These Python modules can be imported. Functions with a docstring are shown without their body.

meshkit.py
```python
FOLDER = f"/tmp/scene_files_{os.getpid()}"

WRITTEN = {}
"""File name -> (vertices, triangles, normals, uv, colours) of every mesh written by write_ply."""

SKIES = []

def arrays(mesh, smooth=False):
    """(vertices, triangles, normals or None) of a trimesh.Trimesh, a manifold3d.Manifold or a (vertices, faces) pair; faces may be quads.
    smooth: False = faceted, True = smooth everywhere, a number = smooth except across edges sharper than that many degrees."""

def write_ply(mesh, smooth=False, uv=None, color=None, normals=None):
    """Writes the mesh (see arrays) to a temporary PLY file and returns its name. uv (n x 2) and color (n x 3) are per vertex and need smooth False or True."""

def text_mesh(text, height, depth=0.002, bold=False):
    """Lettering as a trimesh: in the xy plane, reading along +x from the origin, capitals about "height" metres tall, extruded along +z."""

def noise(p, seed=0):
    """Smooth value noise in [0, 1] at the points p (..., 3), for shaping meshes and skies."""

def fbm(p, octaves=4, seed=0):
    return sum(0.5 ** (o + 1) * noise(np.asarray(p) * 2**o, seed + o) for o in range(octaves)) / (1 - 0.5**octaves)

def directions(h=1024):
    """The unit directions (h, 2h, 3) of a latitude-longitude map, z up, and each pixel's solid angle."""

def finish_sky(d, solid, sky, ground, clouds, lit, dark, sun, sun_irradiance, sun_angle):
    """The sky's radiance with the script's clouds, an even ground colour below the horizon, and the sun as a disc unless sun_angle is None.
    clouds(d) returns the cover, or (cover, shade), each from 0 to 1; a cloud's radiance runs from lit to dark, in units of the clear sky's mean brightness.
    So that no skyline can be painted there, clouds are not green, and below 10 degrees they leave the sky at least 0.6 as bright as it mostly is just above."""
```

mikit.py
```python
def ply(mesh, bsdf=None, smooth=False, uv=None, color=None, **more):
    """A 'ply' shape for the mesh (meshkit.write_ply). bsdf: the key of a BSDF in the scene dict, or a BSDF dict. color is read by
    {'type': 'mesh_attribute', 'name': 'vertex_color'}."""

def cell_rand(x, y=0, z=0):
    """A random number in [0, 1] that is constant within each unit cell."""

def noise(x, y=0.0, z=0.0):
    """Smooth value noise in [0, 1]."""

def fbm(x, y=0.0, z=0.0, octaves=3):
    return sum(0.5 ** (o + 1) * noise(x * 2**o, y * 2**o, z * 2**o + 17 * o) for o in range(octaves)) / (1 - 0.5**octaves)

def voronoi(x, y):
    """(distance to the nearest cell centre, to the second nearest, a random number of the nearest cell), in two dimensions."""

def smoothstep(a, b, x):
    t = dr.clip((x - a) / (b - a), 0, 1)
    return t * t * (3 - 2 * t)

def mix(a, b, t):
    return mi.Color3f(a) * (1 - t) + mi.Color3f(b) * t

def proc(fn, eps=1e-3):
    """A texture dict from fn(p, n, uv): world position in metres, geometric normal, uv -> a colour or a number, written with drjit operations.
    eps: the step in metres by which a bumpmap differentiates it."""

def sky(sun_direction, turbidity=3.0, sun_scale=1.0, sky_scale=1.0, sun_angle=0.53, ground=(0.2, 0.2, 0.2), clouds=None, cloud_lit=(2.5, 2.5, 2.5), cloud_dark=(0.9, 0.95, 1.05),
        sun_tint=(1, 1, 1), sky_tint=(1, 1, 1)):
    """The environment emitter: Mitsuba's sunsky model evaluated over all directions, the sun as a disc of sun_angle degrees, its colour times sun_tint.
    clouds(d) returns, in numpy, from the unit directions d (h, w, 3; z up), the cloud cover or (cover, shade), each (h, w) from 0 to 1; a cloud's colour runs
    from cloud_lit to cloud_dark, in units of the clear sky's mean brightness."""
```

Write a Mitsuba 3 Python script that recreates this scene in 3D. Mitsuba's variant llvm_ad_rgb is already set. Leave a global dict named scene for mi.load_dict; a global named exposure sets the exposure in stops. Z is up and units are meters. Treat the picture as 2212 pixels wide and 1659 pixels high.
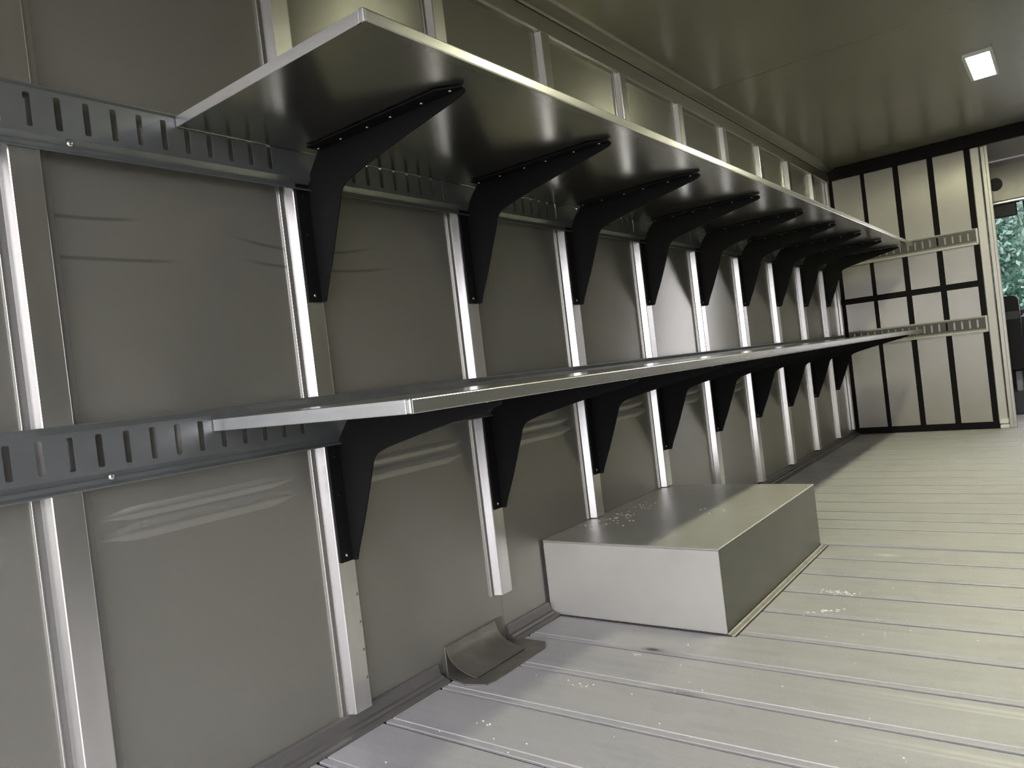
import math, random
import numpy as np, trimesh, mitsuba as mi, drjit as dr
import mikit
from mikit import ply, proc, noise, fbm, smoothstep, mix
from shapely.geometry import Polygon, box as sbox
from shapely import affinity
T = mi.ScalarTransform4f
random.seed(7); rng = np.random.default_rng(7)

# ------------------------------------------------------------------ camera, sky, lamps' power, exposure
CAM = np.array([1.50028, -0.54869, 0.82796])
FWD = np.array([-0.603571, 0.797221, -0.011858])
UPV = np.array([0.086836, 0.080513, 0.992964])
exposure = 0.0
LAMP = (205.0, 202.0, 142.0)
SKY = (4.9, 4.78, 5.15)
scene = {'type': 'scene',
  'camera': {'type': 'perspective', 'fov': 2*math.degrees(math.atan(1106/1601.35)), 'fov_axis': 'x', 'near_clip': 0.05, 'far_clip': 200.0,
             'to_world': T().look_at(origin=CAM.tolist(), target=(CAM+FWD).tolist(), up=UPV.tolist())},
  'sky_light': {'type': 'constant', 'radiance': {'type': 'rgb', 'value': list(SKY)}}}
labels = {}

# ------------------------------------------------------------------ materials
def rgb(c): return {'type': 'rgb', 'value': list(c)}
def mat(key, color, rough=0.5, metal=0.0, bump=None, scale=0.001, spec=0.5, **k):
    d = {'type': 'principled', 'base_color': color if isinstance(color, dict) else rgb(color), 'roughness': rough, 'metallic': metal, 'specular': spec, **k}
    if bump is not None: d = {'type': 'bumpmap', 'arbitrary': bump, 'scale': scale, 'bsdf': d}
    scene[key] = {'type': 'twosided', 'bsdf': d} if 'spec_trans' not in k else d

def wall_color(p, n, uv):
    g = fbm(p.y*3, p.z*3, p.x*3, 3)
    c = mix((0.29, 0.285, 0.25), (0.34, 0.335, 0.295), g)
    # curved darker lines, between the two rearmost posts
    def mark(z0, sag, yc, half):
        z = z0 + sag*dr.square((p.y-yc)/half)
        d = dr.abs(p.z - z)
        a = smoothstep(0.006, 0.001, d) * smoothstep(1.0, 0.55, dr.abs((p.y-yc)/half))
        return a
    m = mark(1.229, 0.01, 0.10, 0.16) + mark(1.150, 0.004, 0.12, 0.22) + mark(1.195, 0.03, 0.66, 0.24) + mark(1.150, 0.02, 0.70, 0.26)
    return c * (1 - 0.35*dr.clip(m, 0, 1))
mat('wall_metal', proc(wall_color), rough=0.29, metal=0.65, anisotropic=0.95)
mat('ceiling_metal', proc(lambda p, n, uv: mix((0.32, 0.315, 0.25), (0.37, 0.365, 0.29), fbm(p.x*2.5, p.y*2.5, 0.0, 3))), rough=0.28, metal=0.5)
mat('right_metal', (0.13, 0.13, 0.12), rough=0.35, metal=0.4)  # colour darkened to dim the reflections of this unseen wall
mat('post_metal', proc(lambda p, n, uv: mix((0.72, 0.71, 0.69), (0.84, 0.83, 0.81), fbm(p.y*40, p.x*40, p.z*3, 3))), rough=0.30, metal=1.0)
mat('flange_shade_metal', (0.26, 0.258, 0.24), rough=0.5, metal=0.6)  # darkened copy of the post metal, with the dark reflection in its colour
mat('track_metal', proc(lambda p, n, uv: mix((0.19, 0.205, 0.21), (0.25, 0.265, 0.265), fbm(p.y*14, p.x*14, p.z*14, 3))), rough=0.42, metal=0.8)
mat('front_track_metal', (0.085, 0.084, 0.07), rough=0.5, metal=0.4)
mat('shelf_metal', proc(lambda p, n, uv: mix((0.48, 0.48, 0.43), (0.56, 0.56, 0.50), fbm(p.y*5, p.x*9, 0.0, 3))), rough=0.19, metal=0.97)
mat('shelf_edge_metal', proc(lambda p, n, uv: mix((0.66, 0.66, 0.64), (0.80, 0.80, 0.78), fbm(p.y*12, p.x*12, p.z*60, 3))), rough=0.28, metal=0.95)
mat('black_paint', (0.006, 0.006, 0.006), rough=0.6, spec=0.16)
mat('black_strip', (0.005, 0.0045, 0.0045), rough=0.65, spec=0.15)
mat('dark_gap', (0.03, 0.03, 0.028), rough=0.8)
mat('screw_metal', (0.85, 0.83, 0.8), rough=0.25, metal=1.0)
def floor_color(p, n, uv):
    g = fbm(p.x*2.2, p.y*2.2, 0.0, 4)
    st = fbm(p.x*3, p.y*60, 0.0, 3)
    c = mix((0.42, 0.42, 0.425), (0.545, 0.54, 0.545), 0.5*g + 0.3*st + 0.2*noise(p.x*300, p.y*300, 1.0))
    # dark drips and scuffs
    def spot(x, y, rx, ry): return dr.exp(-(dr.square((p.x-x)/rx) + dr.square((p.y-y)/ry)))
    s = 0.8*spot(0.47, 1.325, 0.022, 0.010) + 0.25*spot(0.50, 1.32, 0.06, 0.02) + 0.4*spot(0.66, 1.10, 0.06, 0.010)
    pk = smoothstep(0.62, 0.8, noise(p.x*9, p.y*25, 3.0))
    # a pinkish worn patch and bright rub lines along some joints
    w = 0.5*spot(0.885, 2.43, 0.035, 0.018)
    rub = smoothstep(0.9, 1.35, p.x) * (dr.exp(-dr.square((p.y-1.243)/0.005)) + dr.exp(-dr.square((p.y-1.265)/0.008)) + dr.exp(-dr.square((p.y-1.033)/0.005)) + dr.exp(-dr.square((p.y-1.052)/0.008)))
    return mix(c * (1 - dr.clip(s, 0, 0.8)) * (1 - 0.04*pk), (0.80, 0.78, 0.74), dr.clip(w + 0.35*rub, 0, 0.8))
mat('floor_metal', proc(floor_color), rough=0.56, metal=0.45, bump=proc(lambda p, n, uv: fbm(p.x*60, p.y*160, 0.0, 2)), scale=0.0006)
mat('floor_gap', (0.035, 0.035, 0.034), rough=0.7)
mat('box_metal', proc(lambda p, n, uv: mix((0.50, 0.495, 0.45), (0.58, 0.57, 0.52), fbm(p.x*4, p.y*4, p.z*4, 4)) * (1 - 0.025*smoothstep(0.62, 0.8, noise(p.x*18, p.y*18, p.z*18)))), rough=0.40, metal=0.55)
mat('box_shade_metal', proc(lambda p, n, uv: mix((0.14, 0.14, 0.125), (0.18, 0.178, 0.16), fbm(p.x*5, p.y*5, p.z*5, 4))), rough=0.32, metal=0.75)  # darkened copy of the box metal: side shade put into the colour
mat('strip_metal', proc(lambda p, n, uv: mix((0.30, 0.29, 0.26), (0.46, 0.44, 0.40), fbm(p.x*60, p.y*40, 0.0, 3))), rough=0.45, metal=0.6)
mat('base_metal', (0.17, 0.165, 0.155), rough=0.45, metal=0.5)
mat('clip_metal', proc(lambda p, n, uv: mix((0.17, 0.165, 0.14), (0.25, 0.24, 0.21), fbm(p.x*30, p.y*30, p.z*30, 3))), rough=0.38, metal=0.7)
mat('front_panel', proc(lambda p, n, uv: mix((0.36, 0.345, 0.305), (0.42, 0.405, 0.36), fbm(p.x*4, p.z*3, 0.0, 3))), rough=0.34, metal=0.4, anisotropic=0.85)
mat('jamb_metal', (0.48, 0.462, 0.42), rough=0.42, metal=0.4)
mat('rail_metal', (0.52, 0.51, 0.45), rough=0.28, metal=0.85)
mat('white_plastic', (0.75, 0.75, 0.72), rough=0.35)
mat('lens', (0.85, 0.85, 0.8), rough=0.3)
mat('white_fleck', (0.85, 0.84, 0.8), rough=0.6)
mat('cab_panel', (0.42, 0.41, 0.37), rough=0.32, metal=0.35)
mat('cab_dark', (0.02, 0.021, 0.024), rough=0.5)
mat('seat_vinyl', (0.010, 0.010, 0.011), rough=0.55, spec=0.25)
mat('seat_trim', (0.05, 0.055, 0.07), rough=0.6)
mat('cab_grey', (0.34, 0.34, 0.35), rough=0.5)
mat('asphalt', proc(lambda p, n, uv: mix((0.09, 0.09, 0.09), (0.15, 0.15, 0.145), fbm(p.x*6, p.y*6, 0.0, 4))), rough=0.9)
mat('bark', proc(lambda p, n, uv: mix((0.06, 0.05, 0.04), (0.13, 0.11, 0.09), fbm(p.x*20, p.y*20, p.z*5, 3))), rough=0.9)
def leafmat(key, c): scene[key] = {'type': 'principledthin', 'base_color': rgb(c), 'roughness': 0.5, 'diff_trans': 0.9}
leafmat('leaf_green', (0.085, 0.19, 0.13)); leafmat('leaf_dark', (0.05, 0.10, 0.09)); leafmat('leaf_pale', (0.24, 0.36, 0.31))
scene['pane_glass'] = {'type': 'thindielectric', 'int_ior': 1.5}

# ------------------------------------------------------------------ mesh helpers
def cbox(x0, x1, y0, y1, z0, z1, c=0.002):
    c = min(c, (x1-x0)*.45, (y1-y0)*.45, (z1-z0)*.45)
    pts = []
    for X, sx in ((x0, 1), (x1, -1)):
        for Y, sy in ((y0, 1), (y1, -1)):
            for Z, sz in ((z0, 1), (z1, -1)):
                pts += [(X+sx*c, Y+sy*c, Z), (X+sx*c, Y, Z+sz*c), (X, Y+sy*c, Z+sz*c)]
    return trimesh.convex.convex_hull(np.array(pts))
def cat(*m): return trimesh.util.concatenate(list(m))
def extrude(poly, h): return trimesh.creation.extrude_polygon(poly, h, engine='earcut')
def along_y(poly_xz, y0, y1):   # polygon in (x, z) swept along y
    m = extrude(poly_xz, y1-y0)                     # (x, z, h)
    M = np.array([[1,0,0,0],[0,0,1,y0],[0,1,0,0],[0,0,0,1.]])
    m.apply_transform(M); m.invert(); return m
def along_x(poly_yz, x0, x1):
    m = extrude(poly_yz, x1-x0)                     # (y, z, h)
    M = np.array([[0,0,1,x0],[1,0,0,0],[0,1,0,0],[0,0,0,1.]])
    m.apply_transform(M); return m
def face_x(poly_yz, x0, t): return along_x(poly_yz, x0, x0+t)
def up_z(poly_xy, z0, z1):
    m = extrude(poly_xy, z1-z0); m.apply_translation((0,0,z0)); return m
def move(m, x=0, y=0, z=0): m = m.copy(); m.apply_translation((x,y,z)); return m
def cyl(r, h, s=20): return trimesh.creation.cylinder(r, h, sections=s)
def dome(r, h, c, axis='z', s=12):
    m = trimesh.creation.icosphere(2, 1.0); m.apply_scale(1.0)
    v = m.vertices; v[:, 2] = np.maximum(v[:, 2], -0.05)
    m.vertices = v * [r, r, h]
    if axis == '-z': m.vertices = m.vertices * [1, 1, -1]; m.invert()
    if axis == 'x': m.vertices = m.vertices[:, [2, 0, 1]]
    m.apply_translation(c); return m

# ------------------------------------------------------------------ scene entries
def numbered(base):
    if base not in used: used.add(base); return base
    k = 1
    while '%s_%03d' % (base, k) in used: k += 1
    used.add('%s_%03d' % (base, k)); return '%s_%03d' % (base, k)
used = set()
def thing(name, label, category, group=None):
    k = numbered(name); labels[k] = {'label': label, 'category': category}
    if group: labels[k]['group'] = group
    return k
def struct(name, label=None):
    used.add(name); labels[name] = {'kind': 'structure'}
    if label: labels[name]['label'] = label
    return name
ANISO = {'wall_metal': [2, 1], 'front_panel': [0, 2]}      # brushing: the highlight is drawn out along the first axis
def put(key, mesh, m, smooth=False, **k):
    if m in ANISO and smooth is False: k['uv'] = np.array(mesh.vertices)[:, ANISO[m]]
    scene[key] = ply(mesh, m, smooth, **k); return key
def part(parent, name, mesh, m, smooth=False, label=None, stuff=False, **k):
    key = numbered(parent + '__' + name); put(key, mesh, m, smooth, **k)
    if label or stuff:
        labels[key] = {}
        if label: labels[key]['label'] = label
        if stuff: labels[key]['kind'] = 'stuff'
    return key
shared = {}
def share(tag, mesh_fn, m, smooth, to_world):
    if tag not in shared: shared[tag] = ply(mesh_fn(), m, smooth)
    return {**shared[tag], 'to_world': to_world}
def part_at(parent, name, tag, mesh_fn, m, xyz, smooth=False, label=None):
    key = numbered(parent + '__' + name); scene[key] = share(tag, mesh_fn, m, smooth, T().translate(list(xyz)))
    if label: labels[key] = {'label': label}
    return key

# ------------------------------------------------------------------ dimensions (metres): x from the left wall, y forward, z up
S = 0.61                 # post spacing
YB = 6.062               # face of the front bulkhead
Y0 = -0.80               # rear end of the body
W = 2.44                 # inner width
ZC = 2.205               # ceiling
XF = 0.0275              # face of the wall posts
ZS = {'upper': (1.4298, 1.4528), 'lower': (0.7839, 0.8097)}
XS0, XS1 = 0.0445, 0.633
YS0, YS1 = 0.3164, 5.656
BOX = (0.0, 0.633, 1.491, 2.505, 0.2546)

# ------------------------------------------------------------------ the setting
# left wall: backing and one sheet per bay
wl = struct('wall_left', 'left side wall of the van body, grey metal sheets between bright vertical posts')
put(wl, cbox(-0.04, -0.006, Y0, YB+1.6, 0.0, ZC+0.05, 0.001), 'dark_gap')
edges = [Y0] + [S*i+0.026 for i in range(-1, 10)] + [YB]
for a, b in zip(edges[:-1], edges[1:]):
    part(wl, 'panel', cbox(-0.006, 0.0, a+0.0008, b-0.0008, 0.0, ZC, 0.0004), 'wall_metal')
# hat-section posts
def upright(poly_yx, z0, z1):
    m = extrude(poly_yx, z1-z0)              # (y, x, h)
    M = np.array([[0,1,0,0],[1,0,0,0],[0,0,1,z0],[0,0,0,1.]])
    m.apply_transform(M); m.invert(); return m
def post(z0, z1):        # hat section: two slanted webs and the outer face
    t, h, w = 0.003, XF, 0.052
    return upright(Polygon([(-0.010, 0.0005), (-0.010, 0.0026), (-0.0008, h-0.0015), (0.0012, h), (w-0.0012, h), (w+0.0008, h-0.0015), (w+0.010, 0.0026), (w+0.010, 0.0005), (w+0.007, 0.0005), (w-0.002, h-t), (0.002, h-t), (-0.007, 0.0005)]), z0, z1)
def flange(side, z0, z1):
    f, w = 0.022, 0.052
    q = [(-f, 0.0005), (-f, 0.0025), (-0.0102, 0.0025), (-0.0102, 0.0005)] if side < 0 else [(w+0.0102, 0.0005), (w+0.0102, 0.0025), (w+f, 0.0025), (w+f, 0.0005)]
    return upright(Polygon(q), z0, z1)
def bead(z0, z1):
    return upright(Polygon([(-0.0255, 0.0005), (-0.0255, 0.0052), (-0.0248, 0.0058), (-0.0226, 0.0058), (-0.0222, 0.0005)]), z0, z1)
ptop = 2.092
bottoms = {-1: 0.045, 0: 0.045, 1: 0.045, 2: 0.152, 3: 0.2575, 4: 0.2575}
for i in range(-1, 10):
    z0 = bottoms.get(i, 0.05)
    k = part_at(wl, 'post', ('post', z0), lambda z0=z0: post(z0, ptop), 'post_metal', (0, S*i, 0))
    for sd in (-1, 1): part_at(k, 'flange', ('flange', sd, z0), lambda z0=z0, sd=sd: flange(sd, z0, ptop), 'flange_shade_metal', (0, S*i, 0))
    part_at(k, 'edge', ('bead', z0), lambda z0=z0: bead(z0, ptop), 'post_metal', (0, S*i, 0))
part(wl, 'corner_post', cbox(0.0005, 0.024, 5.965, 6.0, 0.05, ptop, 0.003), 'post_metal')
part(wl, 'corner_post', cbox(0.0005, 0.012, 6.0005, 6.03, 0.05, ptop, 0.002), 'post_metal')
# shallow ridges added to each sheet to make light streaks below the lower shelf
def streak_ridge(y0, y1, zc, hw, d):
    ys = np.linspace(0, 1, 25); a = np.linspace(-1, 1, 9); V = []; F = []
    for i, t in enumerate(ys):
        e = min(1.0, 6*t, 6*(1-t)); e = e*e*(3-2*e)
        for q in a: V.append((0.0001 + d*e*(1-q*q)**1.3, y0+(y1-y0)*t, zc+hw*q*(0.35+0.65*e)))
    n = len(a)
    for i in range(len(ys)-1):
        for j in range(n-1): F.append((i*n+j, (i+1)*n+j, (i+1)*n+j+1, i*n+j+1))
    return (np.array(V), np.array(F))
for i in range(-1, 9):
    for zc, hw in ((0.646, 0.013), (0.609, 0.018)):
        part_at(wl, 'streak_ridge', 'streak_ridge%.3f' % zc, lambda zc=zc, hw=hw: streak_ridge(0.085, 0.535, zc, hw, 0.0030), 'wall_metal', (0, S*i, 0), True)
# rivets along the post faces (rearmost bays only, where they show)
for i in (1,):
    for z in np.arange(0.12, 0.40, 0.07):
        part_at(wl, 'rivet', 'rivet', lambda: dome(0.0035, 0.0015, (0,0,0), 'x'), 'clip_metal', (XF, S*i+0.046, z), True)
# cornice rail under the ceiling
tr = struct('trim_1', 'metal rail along the top of the left wall under the ceiling')
prof = Polygon([(0.0, 2.088), (0.018, 2.090), (0.024, 2.097), (0.024, 2.158), (0.019, 2.164), (0.0, 2.166)])
put(tr, along_y(prof, Y0, YB-0.02), 'rail_metal')
cov = Polygon([(0.0, 2.172), (0.016, 2.172), (0.024, 2.178), (0.066, 2.196), (0.075, ZC), (0.0, ZC)])
part(tr, 'cove', along_y(cov, Y0, YB-0.02), 'rail_metal')
# ceiling
ce = struct('ceiling', 'dull metal ceiling sheets of the van body')
put(ce, cbox(-0.04, W+0.04, Y0, YB+0.1, ZC+0.004, ZC+0.05, 0.001), 'dark_gap')
for a, b in ((Y0, 0.92), (0.92, 3.352), (3.352, YB+0.02)):
    part(ce, 'panel', cbox(0.0, W, a+0.002, b-0.002, ZC, ZC+0.004, 0.001), 'ceiling_metal')
# right wall
wr = struct('wall_right', 'right side wall of the van body')
put(wr, cbox(W, W+0.04, Y0, YB+1.6, 0.0, ZC+0.05, 0.001), 'right_metal')
wk = struct('wall_rear', 'frame of the open rear doorway behind the camera')
put(wk, cat(cbox(-0.04, W+0.04, Y0-0.05, Y0, 1.95, ZC+0.05, 0.004), cbox(-0.04, 0.05, Y0-0.05, Y0, -0.06, 1.95, 0.004), cbox(W-0.05, W+0.04, Y0-0.05, Y0, -0.06, 1.95, 0.004)), 'wall_metal')
# floor planks across the body
fl = struct('floor', 'ribbed metal plank floor of the van body')
put(fl, cbox(-0.04, W+0.04, Y0, YB+1.35, -0.06, -0.006, 0.001), 'floor_gap')
def plank(a, b, x0, x1, raised=0.0, wide=True):
    g = 0.010 if wide else 0.010
    z = raised
    pts = [(a+g*.4, -0.006), (a+g*.4, z-0.0008), (a+g*.4+0.0008, z)]
    if wide:    # two fine ribs beside the joint
        pts += [(a+0.022, z), (a+0.0235, z-0.0026), (a+0.0265, z-0.0026), (a+0.028, z)]
    pts += [(b-g*.6-0.0008, z), (b-g*.6, z-0.0008), (b-g*.6, -0.006)]
    m = along_x(Polygon(pts), x0, x1); return m
fy = 0.6765 - 0.0275*0
joints_near = [fy + 0.2085*k for k in range(-7, 10)]
joints_near = [j for j in joints_near if j < 2.50]
joints_near[-1] = min(joints_near[-1], 2.36)
rows = []
js = [Y0] + [j for j in joints_near if j > Y0+0.05] + [2.535]
for a, b in zip(js[:-1], js[1:]): rows.append((a, b, 0.0, True))
rows.append((2.535, 2.655, 0.004, False))
far = [2.655, 2.815, 2.98, 3.145]
while far[-1] + 0.218 < YB+1.2: far.append(far[-1]+0.218)
for a, b in zip(far[:-1], far[1:]): rows.append((a, b, 0.0, False))
for a, b, r, wd in rows:
    part(fl, 'plank', plank(a, b, 0.05 if b < YB else 0.0, W, r, wd), 'floor_metal')
# base rail along the left wall
bb = struct('baseboard_left', 'dark metal rail along the foot of the left wall')
bprof = Polygon([(0.0, 0.0), (0.049, 0.0), (0.049, 0.006), (0.040, 0.010), (0.030, 0.0105), (0.026, 0.016), (0.016, 0.018), (0.012, 0.040), (0.008, 0.045), (0.0, 0.045)])
for a, b in ((Y0, 0.925), (1.245, 1.482), (2.515, YB-0.01)):
    part(bb, 'rail', along_y(bprof, a, b), 'base_metal')
# front bulkhead
wf = struct('wall_front', 'front bulkhead of pale metal panels divided by black strips, with a doorway')
XD0, XD1 = 1.075, 1.82
put(wf, cat(cbox(0.0, XD0, YB+0.004, YB+0.045, 0.0, ZC, 0.001), cbox(XD1, W, YB+0.004, YB+0.045, 0.0, ZC, 0.001)), 'dark_gap')
xs = [0.040, 0.254, 0.284, 0.492, 0.531, 0.731, 0.771, 0.977]
for a, b in zip(xs[0::2], xs[1::2]):
    for z0, z1 in ((0.052, 1.078), (1.124, 2.105)):
        part(wf, 'panel', cbox(a-0.004, b+0.004, YB, YB+0.004, z0-0.004, z1+0.004, 0.0008), 'front_panel')
for a, b in ((0.0, 0.040), (0.254, 0.284), (0.492, 0.531), (0.731, 0.771), (0.977, 1.016)):
    part(wf, 'strip', cbox(a, b, YB-0.003, YB+0.003, 0.02, 2.11, 0.001), 'black_strip', label='black vertical strip')
part(wf, 'strip', cbox(0.0, 1.016, YB-0.0036, YB+0.003, 1.078, 1.124, 0.001), 'black_strip', label='black horizontal strip')
part(wf, 'strip', cbox(0.0, 1.040, YB-0.012, YB+0.003, 0.0005, 0.052, 0.003), 'black_strip', label='black strip along the floor')
part(wf, 'header', cbox(0.0, W, YB-0.035, YB+0.004, 2.108, ZC-0.001, 0.004), 'black_strip', label='black header under the ceiling')
part(wf, 'panel', cbox(XD1+0.06, W, YB, YB+0.004, 0.05, 2.105, 0.001), 'front_panel')
# door jambs
for nm, x0, x1, s in (('trim_2', 1.016, 1.075, 1), ('trim_3', XD1, XD1+0.06, -1)):
    j = struct(nm, 'pale metal post beside the cab doorway')
    put(j, cbox(x0, x1, YB-0.016, YB+0.05, 0.055 if s > 0 else 0.0, 2.105, 0.005), 'jamb_metal')
    if s > 0:
        part(j, 'edge', cat(cbox(x1+0.004, x1+0.048, YB+0.006, YB+0.075, 0.0, 2.105, 0.004), cbox(x1+0.030, x1+0.052, YB-0.004, YB+0.006, 0.0, 2.105, 0.003)), 'cab_panel')
        part(j, 'foot', cat(cbox(x0+0.004, x1+0.006, YB-0.020, YB+0.02, 0.0, 0.030, 0.005), cbox(x0+0.002, x1+0.002, YB-0.019, YB+0.02, 0.034, 0.075, 0.005)), 'white_plastic', label='pale worn foot of the post')

# ------------------------------------------------------------------ wheel box
wb = thing('wheel_well_box', 'pale metal wheel well box standing on the floor against the left wall', 'wheel box')
x0, x1, y0, y1, zt = BOX
part(wb, 'lid', cbox(x0+0.001, x1, y0, y1, zt-0.006, zt, 0.0025), 'box_metal')
part(wb, 'rear_plate', cbox(x0+0.001, x1-0.002, y0, y0+0.005, 0.003, zt-0.0062, 0.001), 'box_metal')
part(wb, 'side_plate', cbox(x1-0.006, x1-0.001, y0+0.0055, y1, 0.003, zt-0.0062, 0.001), 'box_shade_metal')
part(wb, 'front_plate', cbox(x0+0.001, x1-0.0065, y1-0.006, y1-0.001, 0.003, zt-0.0062, 0.001), 'box_metal')
part(wb, 'floor_strip', along_y(Polygon([(x1+0.001, 0.0005), (x1+0.020, 0.0005), (x1+0.020, 0.002), (x1+0.017, 0.004), (x1+0.005, 0.005), (x1+0.001, 0.008)]), y0-0.004, y1+0.02), 'strip_metal', label='scuffed metal strip along the foot of the box')
part(wb, 'floor_gap', cbox(x1+0.0203, x1+0.025, y0-0.004, y1+0.02, 0.0002, 0.0008, 0.0001), 'dark_gap')
part(wb, 'sealant', cat(cbox(x0+0.001, x1+0.012, y0-0.006, y0+0.001, 0.0003, 0.004, 0.001), cbox(0.0005, 0.008, y0-0.005, y0+0.001, 0.0, zt, 0.001)), 'dark_gap', label='dark line of sealant')

# ------------------------------------------------------------------ slotted tracks on the left wall and on the bulkhead
def slot_poly(c, z0, z1, w=0.0125):
    r = 0.003
    return sbox(c-w/2+r, z0+r, c+w/2-r, z1-r).buffer(r, quad_segs=2)
def track_face(u0, u1, z0, skip):
    """Face plate polygon in (u, z) with slots; z0 = bottom of the whole track."""
    poly = sbox(u0, z0+0.024, u1, z0+0.106)
    n = int((u1-u0)/0.0508)
    u = math.ceil((u0+0.012-0.035)/0.0508)*0.0508 + 0.035
    holes = []
    while u < u1-0.012:
        if not skip(u): holes.append(slot_poly(u, z0+0.035, z0+0.097))
        u += 0.0508
    for h in holes: poly = poly.difference(h)
    return poly
def track_profile(z0):   # (depth, z) thin section without the face: flanges, legs and a back
    a = Polygon([(0.0, z0), (0.003, z0), (0.003, z0+0.012), (0.0145, z0+0.0245), (0.012, z0+0.0265), (0.0, z0+0.0145)])
    b = Polygon([(0.0, z0+0.120), (0.0, z0+0.1155), (0.012, z0+0.1035), (0.0145, z0+0.1055), (0.003, z0+0.117), (0.003, z0+0.120)])
    lip = Polygon([(0.0025, z0-0.001), (0.012, z0-0.0045), (0.0125, z0-0.0015), (0.003, z0+0.004)])
    return a, b, lip
def wall_track(z0, label):
    t = thing('slotted_track', label, 'cargo track', 'slotted tracks on the left wall')
    ya, yb = Y0+0.05, 5.94
    skip = lambda u: -0.045 < ((u+0.3) % S)-0.3 < 0.068 and u > 0.3
    part(t, 'face', face_x(track_face(ya, yb, z0, skip), XF+0.0125, 0.0028), 'track_metal')
    for q, nm in zip(track_profile(z0), ('lower_flange', 'upper_flange', 'lip')):
        part(t, nm, along_y(affinity.translate(q, XF+0.0003, 0), ya, yb), 'track_metal')
    for i in range(0, 10):    # a bolt in the track at each post
        part_at(t, 'bolt', 'bolt', lambda: dome(0.006, 0.004, (0,0,0), 'x'), 'screw_metal', (XF+0.0153, S*i+0.10, z0+0.014), True)
    return t
wall_track(1.3425, 'dark slotted metal track along the left wall behind the upper shelf')
wall_track(0.7125, 'dark slotted metal track along the left wall behind the lower shelf')
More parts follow.
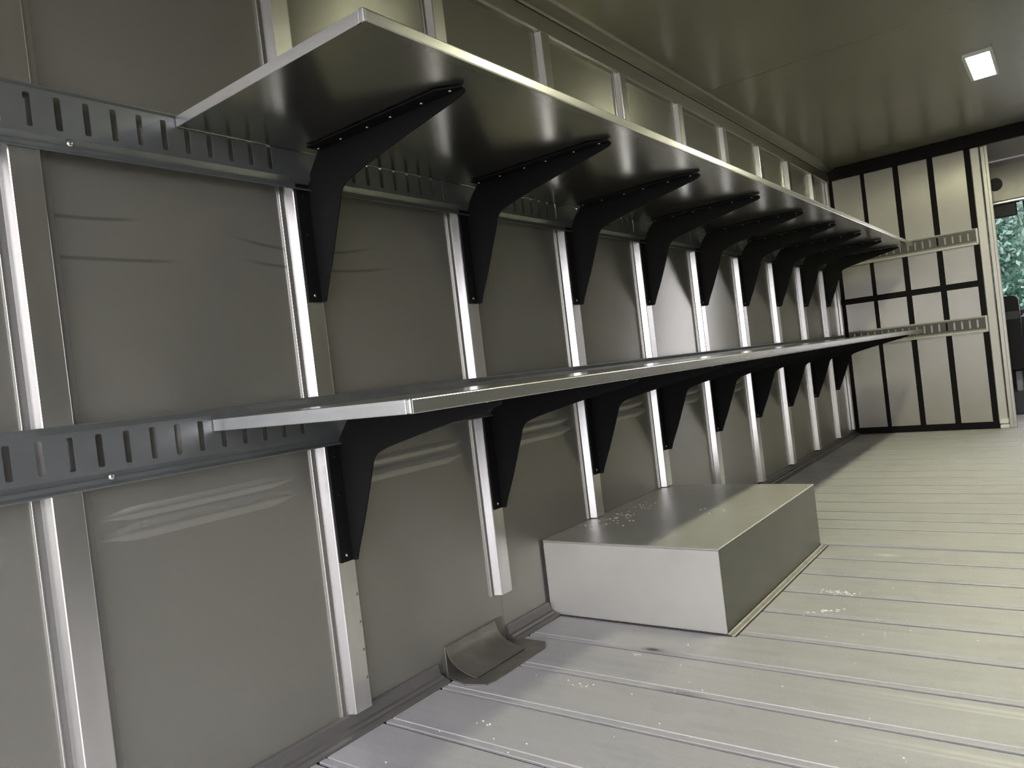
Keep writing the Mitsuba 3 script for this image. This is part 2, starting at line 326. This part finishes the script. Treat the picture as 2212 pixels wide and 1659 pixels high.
def front_track(z0, label):
    t = thing('slotted_track', label, 'cargo track', 'slotted tracks on the bulkhead')
    ua, ub = 0.045, 1.000
    m = track_face(ua, ub, z0, lambda u: False)
    mesh = extrude(m, 0.0028)     # (x, z, h) -> y = YB-...-h
    M = np.array([[1,0,0,0],[0,0,-1,YB-0.0165],[0,1,0,0],[0,0,0,1.]]); mesh.apply_transform(M)
    part(t, 'face', mesh, 'front_track_metal')
    for q, nm in zip(track_profile(z0), ('lower_flange', 'upper_flange', 'lip')):
        qq = affinity.translate(affinity.scale(q, -1, 1, origin=(0, 0)), YB-0.0042, 0)
        part(t, nm, along_x(qq, ua, ub+0.012), 'jamb_metal', label='bright worn edge of the track')
    part(t, 'end_plate', cbox(ub, ub+0.014, YB-0.021, YB-0.0045, z0+0.001, z0+0.119, 0.001), 'jamb_metal')
front_track(1.392, 'short slotted metal track across the bulkhead level with the upper shelf')
front_track(0.735, 'short slotted metal track across the bulkhead level with the lower shelf')

# ------------------------------------------------------------------ shelves
def shelf(zb, zt, label):
    t = thing('metal_shelf', label, 'shelf')
    part(t, 'deck', cbox(XS0, XS1-0.001, YS0+0.001, YS1-0.001, zt-0.0022, zt, 0.0006), 'shelf_metal')
    h = lambda q: q
    fr = Polygon([(XS1-0.003, zb+0.002), (XS1-0.001, zb), (XS1-0.0003, zb+0.001), (XS1, zb+0.004), (XS1, zt-0.003), (XS1-0.0015, zt-0.0006), (XS1-0.003, zt-0.0024)])
    part(t, 'front_edge', along_y(fr, YS0+0.006, YS1), 'shelf_edge_metal', label='bright folded front edge')
    rl = Polygon([(XS1-0.020, zb), (XS1-0.0012, zb), (XS1-0.0012, zb+0.002), (XS1-0.020, zb+0.002)])
    part(t, 'front_lip', along_y(rl, YS0+0.004, YS1), 'shelf_metal')
    part(t, 'bottom_sheet', cbox(XS0+0.001, XS1-0.0205, YS0+0.0035, YS1-0.001, zb+0.0024, zb+0.0040, 0.0005), 'shelf_metal')
    part(t, 'end_edge', cat(cbox(XS0, XS1-0.012, YS0, YS0+0.0025, zb, zt-0.0005, 0.0009), cbox(XS1-0.0115, XS1-0.0005, YS0-0.0004, YS0+0.006, zb, zt-0.0004, 0.002)), 'shelf_edge_metal', label='bright folded end edge')
    part(t, 'back_edge', cbox(XS0, XS0+0.002, YS0+0.003, YS1-0.001, zb+0.001, zt-0.0023, 0.0006), 'shelf_metal')
    return t
shelf(*ZS['upper'], 'long upper metal shelf along the left wall with bright folded edges')
shelf(*ZS['lower'], 'long lower metal shelf along the left wall above the wheel well box')

# ------------------------------------------------------------------ shelf brackets
def smooth_pts(P, n=4):
    P = np.array(P, float)
    for _ in range(n):
        Q = [P[0]]
        for a, b in zip(P[:-1], P[1:]): Q += [a*.75+b*.25, a*.25+b*.75]
        Q.append(P[-1]); P = np.array(Q)
    return P
low = smooth_pts([(0.046, -0.366), (0.060, -0.330), (0.088, -0.270), (0.118, -0.195), (0.138, -0.145), (0.150, -0.112), (0.178, -0.096), (0.256, -0.077), (0.388, -0.048), (0.528, -0.021), (0.552, -0.014)], 2)
WEB = Polygon([(XF+0.0005, -0.068), (XF+0.0005, -0.362), (XF+0.004, -0.367)] + [tuple(q) for q in low] + [(0.557, -0.008), (0.556, -0.0045), (0.550, -0.0005), (0.086, -0.0005)]).buffer(0)
def br_web(): return along_y(WEB, 0.0445, 0.0485)
def br_wall():
    f = sbox(0.006, -0.366, 0.0445, -0.070).buffer(-0.003).buffer(0.003)
    return face_x(f, XF+0.0006, 0.0035)
def br_shelf():
    pl = sbox(0.090, 0.006, 0.553, 0.0445)           # x, y
    pl = pl.difference(Polygon([(0.50, 0.0), (0.56, 0.0), (0.56, 0.040)]))
    return up_z(pl, -0.0042, -0.0005)
def br_step():                                       # slanted strip that clears the track
    d = np.array([0.086-XF, 0.068]); n = np.array([d[1], -d[0]])/np.hypot(*d)*0.0035
    a, b = np.array([XF+0.0005, -0.068]), np.array([0.086, -0.0005])
    return along_y(Polygon([a, b, b+n, a+n]), 0.006, 0.0445)
ords = ['first', 'second', 'third', 'fourth', 'fifth', 'sixth', 'seventh', 'eighth', 'ninth']
for lev in ('upper', 'lower'):
    zb = ZS[lev][0]
    for i in range(1, 10):
        where = {1: 'nearest, at the near end of the shelf', 9: 'farthest, beside the bulkhead'}.get(i, '%s from the near end of the shelf' % ords[i-1])
        t = thing('shelf_bracket', 'black steel bracket carrying the %s shelf, %s' % (lev, where), 'shelf bracket', 'brackets under the %s shelf' % lev)
        o = (0, S*i, zb)
        part_at(t, 'web', 'bw', br_web, 'black_paint', o)
        part_at(t, 'wall_flange', 'bwf', br_wall, 'black_paint', o)
        part_at(t, 'shelf_flange', 'bsf', br_shelf, 'black_paint', o)
        for x in (0.100, 0.182, 0.274, 0.350, 0.445, 0.527):
            part_at(t, 'screw', 'scr', lambda: dome(0.0042, 0.0026, (0,0,0), '-z'), 'screw_metal', (x, S*i+0.034, zb-0.0042), True)
        for z in (-0.350, -0.200, -0.105):
            part_at(t, 'screw', 'scrx' if z == -0.350 else 'scrd', lambda: dome(0.0042, 0.0024, (0,0,0), 'x'), 'screw_metal' if z == -0.350 else 'black_paint', (XF+0.0041, S*i+0.026, zb+z), True)

# ------------------------------------------------------------------ angle plate at the foot of the wall
cp = thing('floor_clip', 'dark curved metal clip on the floor at the wall foot, before the wheel well box', 'metal clip')
arc = [(0.006, 0.076), (0.012, 0.052), (0.026, 0.034), (0.052, 0.018), (0.086, 0.008), (0.112, 0.0045)]
outer = smooth_pts(arc, 2); inner = outer + np.array([0.003, 0.003])
part(cp, 'curved_plate', along_y(Polygon([tuple(q) for q in outer] + [tuple(q) for q in inner[::-1]]).buffer(0), 0.965, 1.190), 'clip_metal', 30)
part(cp, 'wall_tab', cbox(0.0005, 0.006, 0.962, 1.232, 0.002, 0.080, 0.002), 'clip_metal')
part(cp, 'floor_plate', up_z(Polygon([(0.006, 0.945), (0.105, 0.925), (0.160, 0.945), (0.168, 0.99), (0.165, 1.225), (0.140, 1.262), (0.006, 1.262)]).buffer(-0.006).buffer(0.006), 0.0005, 0.0045), 'clip_metal')

# ------------------------------------------------------------------ ceiling lamps
def lamp(yc, label, power=1.0):
    t = thing('ceiling_lamp', label, 'ceiling lamp', 'ceiling lamps')
    x0, x1, y0, y1 = 1.186, 1.296, yc-0.235, yc+0.235
    rim = sbox(x0-0.008, y0-0.008, x1+0.008, y1+0.008).buffer(0.006).difference(sbox(x0+0.001, y0+0.001, x1-0.001, y1-0.001))
    part(t, 'rim', up_z(rim, ZC-0.016, ZC-0.0003), 'white_plastic')
    part(t, 'lens', cbox(x0+0.002, x1-0.002, y0+0.002, y1-0.002, ZC-0.017, ZC-0.002, 0.003), 'lens', label='glowing lens', emitter={'type': 'area', 'radiance': rgb([power*c for c in LAMP])})
lamp(4.315, 'glowing oblong lamp on the ceiling in front of the cab doorway')
lamp(2.0, 'oblong ceiling lamp over the middle of the body, above the frame', 0.68)

# ------------------------------------------------------------------ white flecks on floor and box
fm = []
def fleck(x, y, z, s):
    a = rng.uniform(0, 6.28); k = int(rng.integers(5, 8))
    ang = a + np.arange(k)*6.283/k; r = s*rng.uniform(0.55, 1, k)
    fm.append(up_z(Polygon(np.c_[x+np.cos(ang)*r, y+np.sin(ang)*r*0.6]).convex_hull, z+0.0003, z+0.0016))
def cluster(x, y, sx, sy, n, z=0.0, s=0.004, tilt=0.0):
    for _ in range(n):
        u, v = rng.normal(0, 1, 2); fleck(x+u*sx, y+v*sy+u*sx*tilt, z, s*rng.uniform(0.5, 1.3))
def flecks(label):
    k = thing('white_flecks', label, 'flecks'); labels[k]['kind'] = 'stuff'
    scene[k] = ply(cat(*fm), 'white_fleck'); fm.clear()
cluster(0.823, 1.955, 0.035, 0.012, 34, s=0.0055); cluster(0.835, 1.775, 0.03, 0.010, 24, s=0.005, tilt=0.4)
cluster(0.40, 1.05, 0.02, 0.006, 5); cluster(0.30, 0.78, 0.015, 0.012, 6); cluster(0.445, 1.275, 0.006, 0.006, 5)
for _ in range(60): fleck(rng.uniform(0.72, 1.6), rng.uniform(0.4, 2.4), 0.0, rng.uniform(0.0015, 0.0035))
for _ in range(20): fleck(rng.uniform(0.2, 0.72), rng.uniform(0.4, 1.4), 0.0, rng.uniform(0.0015, 0.003))
flecks('white paint flecks and chips scattered over the plank floor')
cluster(0.11, 1.85, 0.035, 0.05, 30, BOX[4], 0.0045); cluster(0.10, 2.05, 0.03, 0.05, 14, BOX[4], 0.004); cluster(0.40, 2.0, 0.03, 0.02, 8, BOX[4], 0.004); cluster(0.10, 1.70, 0.04, 0.03, 10, BOX[4], 0.004)
flecks('pale scratches and flecks on the lid of the wheel well box')

# ------------------------------------------------------------------ the cab beyond the doorway
cabc = struct('trim_4', 'sheet metal lining over the cab')
put(cabc, along_x(Polygon([(YB+0.05, ZC+0.02), (YB+0.05, ZC), (6.90, 2.118), (6.92, 2.135)]), 0.0, W), 'cab_panel')
part(cabc, 'front_lining', cbox(0.0, W, 6.895, 6.915, 1.782, 2.112, 0.004), 'front_panel')
part(cabc, 'lower_lip', cbox(0.0, W, 6.86, 6.93, 1.755, 1.780, 0.006), 'rail_metal')
wn = struct('window_1', 'windshield of the cab')
ylo, yhi, zlo, zhi = 7.55, 7.28, 0.88, 1.80
m = trimesh.Trimesh([(0.05, ylo, zlo), (W-0.05, ylo, zlo), (W-0.05, yhi, zhi), (0.05, yhi, zhi)], [[0,1,2],[0,2,3]], process=False)
put(wn, m, 'pane_glass')
fr = []
for xa, xb in ((0.0, 0.07), (1.268, 1.305), (W-0.07, W)):
    fr.append(along_x(Polygon([(ylo-0.02, zlo-0.02), (ylo+0.025, zlo-0.02), (yhi+0.025, zhi+0.02), (yhi-0.02, zhi+0.02)]), xa, xb))
fr.append(cbox(0.0, W, ylo-0.03, ylo+0.03, zlo-0.05, zlo, 0.006)); fr.append(cbox(0.0, W, yhi-0.03, yhi+0.03, zhi, zhi+0.40, 0.006))
part(wn, 'frame', cat(*fr), 'cab_dark', label='dark windshield frame')
nose = struct('wall_cab', 'front of the cab below the windshield')
put(nose, cbox(0.0, W, ylo-0.02, ylo+0.03, -0.05, zlo-0.05, 0.004), 'cab_dark')
vis = thing('sun_visor', 'dark sun visor hanging at the top of the windshield, seen through the doorway', 'sun visor')
part(vis, 'flap', cbox(1.00, 1.238, 6.882, 6.908, 1.645, 1.7535, 0.008), 'cab_dark')
part(vis, 'hinge_rod', move(trimesh.creation.cylinder(0.006, 0.30, sections=12, transform=trimesh.transformations.rotation_matrix(math.pi/2, [0,1,0])), 1.11, 6.895, 1.752), 'cab_dark')
sp = thing('round_speaker', 'small round black speaker on the lining above the windshield', 'speaker')
for nm, r, h, y in (('shell', 0.050, 0.030, 6.880), ('grille', 0.040, 0.006, 6.862)):
    c = cyl(r, h, 28); c.apply_transform(trimesh.transformations.rotation_matrix(math.pi/2, [1,0,0])); part(sp, nm, move(c, 1.110, y, 1.925), 'cab_dark', 40)
part(sp, 'screw', move(dome(0.006, 0.006, (0,0,0)), 1.112, 6.857, 1.925), 'screw_metal', True)
st = thing('cab_seat', 'black high-backed seat in the cab just beyond the doorway', 'seat')
def rounded(x0, x1, y0, y1, z0, z1, r):
    p = sbox(x0+r, z0+r, x1-r, z1-r).buffer(r, quad_segs=6)
    m = extrude(p, y1-y0); M = np.array([[1,0,0,0],[0,0,1,y0],[0,1,0,0],[0,0,0,1.]]); m.apply_transform(M); m.invert(); return m
part(st, 'backrest', rounded(0.72, 1.180, 6.86, 6.97, 0.38, 0.995, 0.05), 'seat_vinyl')
part(st, 'back_band', rounded(0.74, 1.175, 6.853, 6.861, 0.80, 0.865, 0.012), 'seat_trim', label='grey-blue band across the back')
part(st, 'cushion', cbox(0.73, 1.190, 6.95, 7.25, 0.36, 0.48, 0.04), 'seat_vinyl')
part(st, 'base', cbox(0.76, 1.16, 6.93, 7.25, 0.0, 0.19, 0.01), 'seat_trim', label='dark blue-grey pedestal')
for xa in (0.80, 1.10): part(st, 'seat_post', cbox(xa, xa+0.04, 7.0, 7.22, 0.19, 0.36, 0.004), 'cab_grey')
db = thing('dashboard', 'dark dashboard under the windshield with a pale panel', 'dashboard')
part(db, 'body', cbox(1.16, W-0.02, 7.28, 7.52, 0.30, 0.84, 0.03), 'cab_dark')
part(db, 'panel', cbox(1.175, 1.30, 7.270, 7.279, 0.44, 0.60, 0.003), 'cab_grey', label='pale grey panel')

# ------------------------------------------------------------------ outside
gr = struct('ground', 'paved ground around the van')
put(gr, cbox(-30, 30, -30, 40, -1.0, -0.85, 0.01), 'asphalt')
def tree(x, y, h, rad, m1, m2, label, seed):
    r = np.random.default_rng(seed)
    t = thing('tree', label, 'tree', 'trees beyond the windshield')
    tk = trimesh.creation.cone(0.18, h*1.1, sections=10); tk.apply_translation((x, y, -0.85)); part(t, 'trunk', tk, 'bark', 40)
    for mm, n in ((m1, 17000), (m2, 9000)):
        cc = r.normal(0, 1, (26, 3)); cc /= np.linalg.norm(cc, axis=1, keepdims=True); cc = cc*r.uniform(0.3, 0.95, (26, 1))*np.array([rad, rad, h*0.42]) + np.array([x, y, -0.85+h*0.58])
        c = cc[r.integers(0, 26, n)] + r.normal(0, rad*0.16, (n, 3))
        a = r.normal(0, 1, (n, 3)); a /= np.linalg.norm(a, axis=1, keepdims=True); b = np.cross(a, r.normal(0, 1, (n, 3))); b /= np.linalg.norm(b, axis=1, keepdims=True)
        s = r.uniform(0.03, 0.06, (n, 1))
        v = np.stack([c-a*s, c+b*s*0.5, c+a*s, c-b*s*0.5], 1).reshape(-1, 3)
        q = np.arange(4*n).reshape(-1, 4)
        part(t, 'foliage', (v, q), mm, stuff=True)
tree(0.6, 12.5, 5.2, 1.5, 'leaf_green', 'leaf_pale', 'bright green leafy tree seen through the windshield', 1)
tree(1.5, 17.5, 6.0, 2.1, 'leaf_dark', 'leaf_green', 'dark blue-green tree farther off behind the bright green tree', 2)
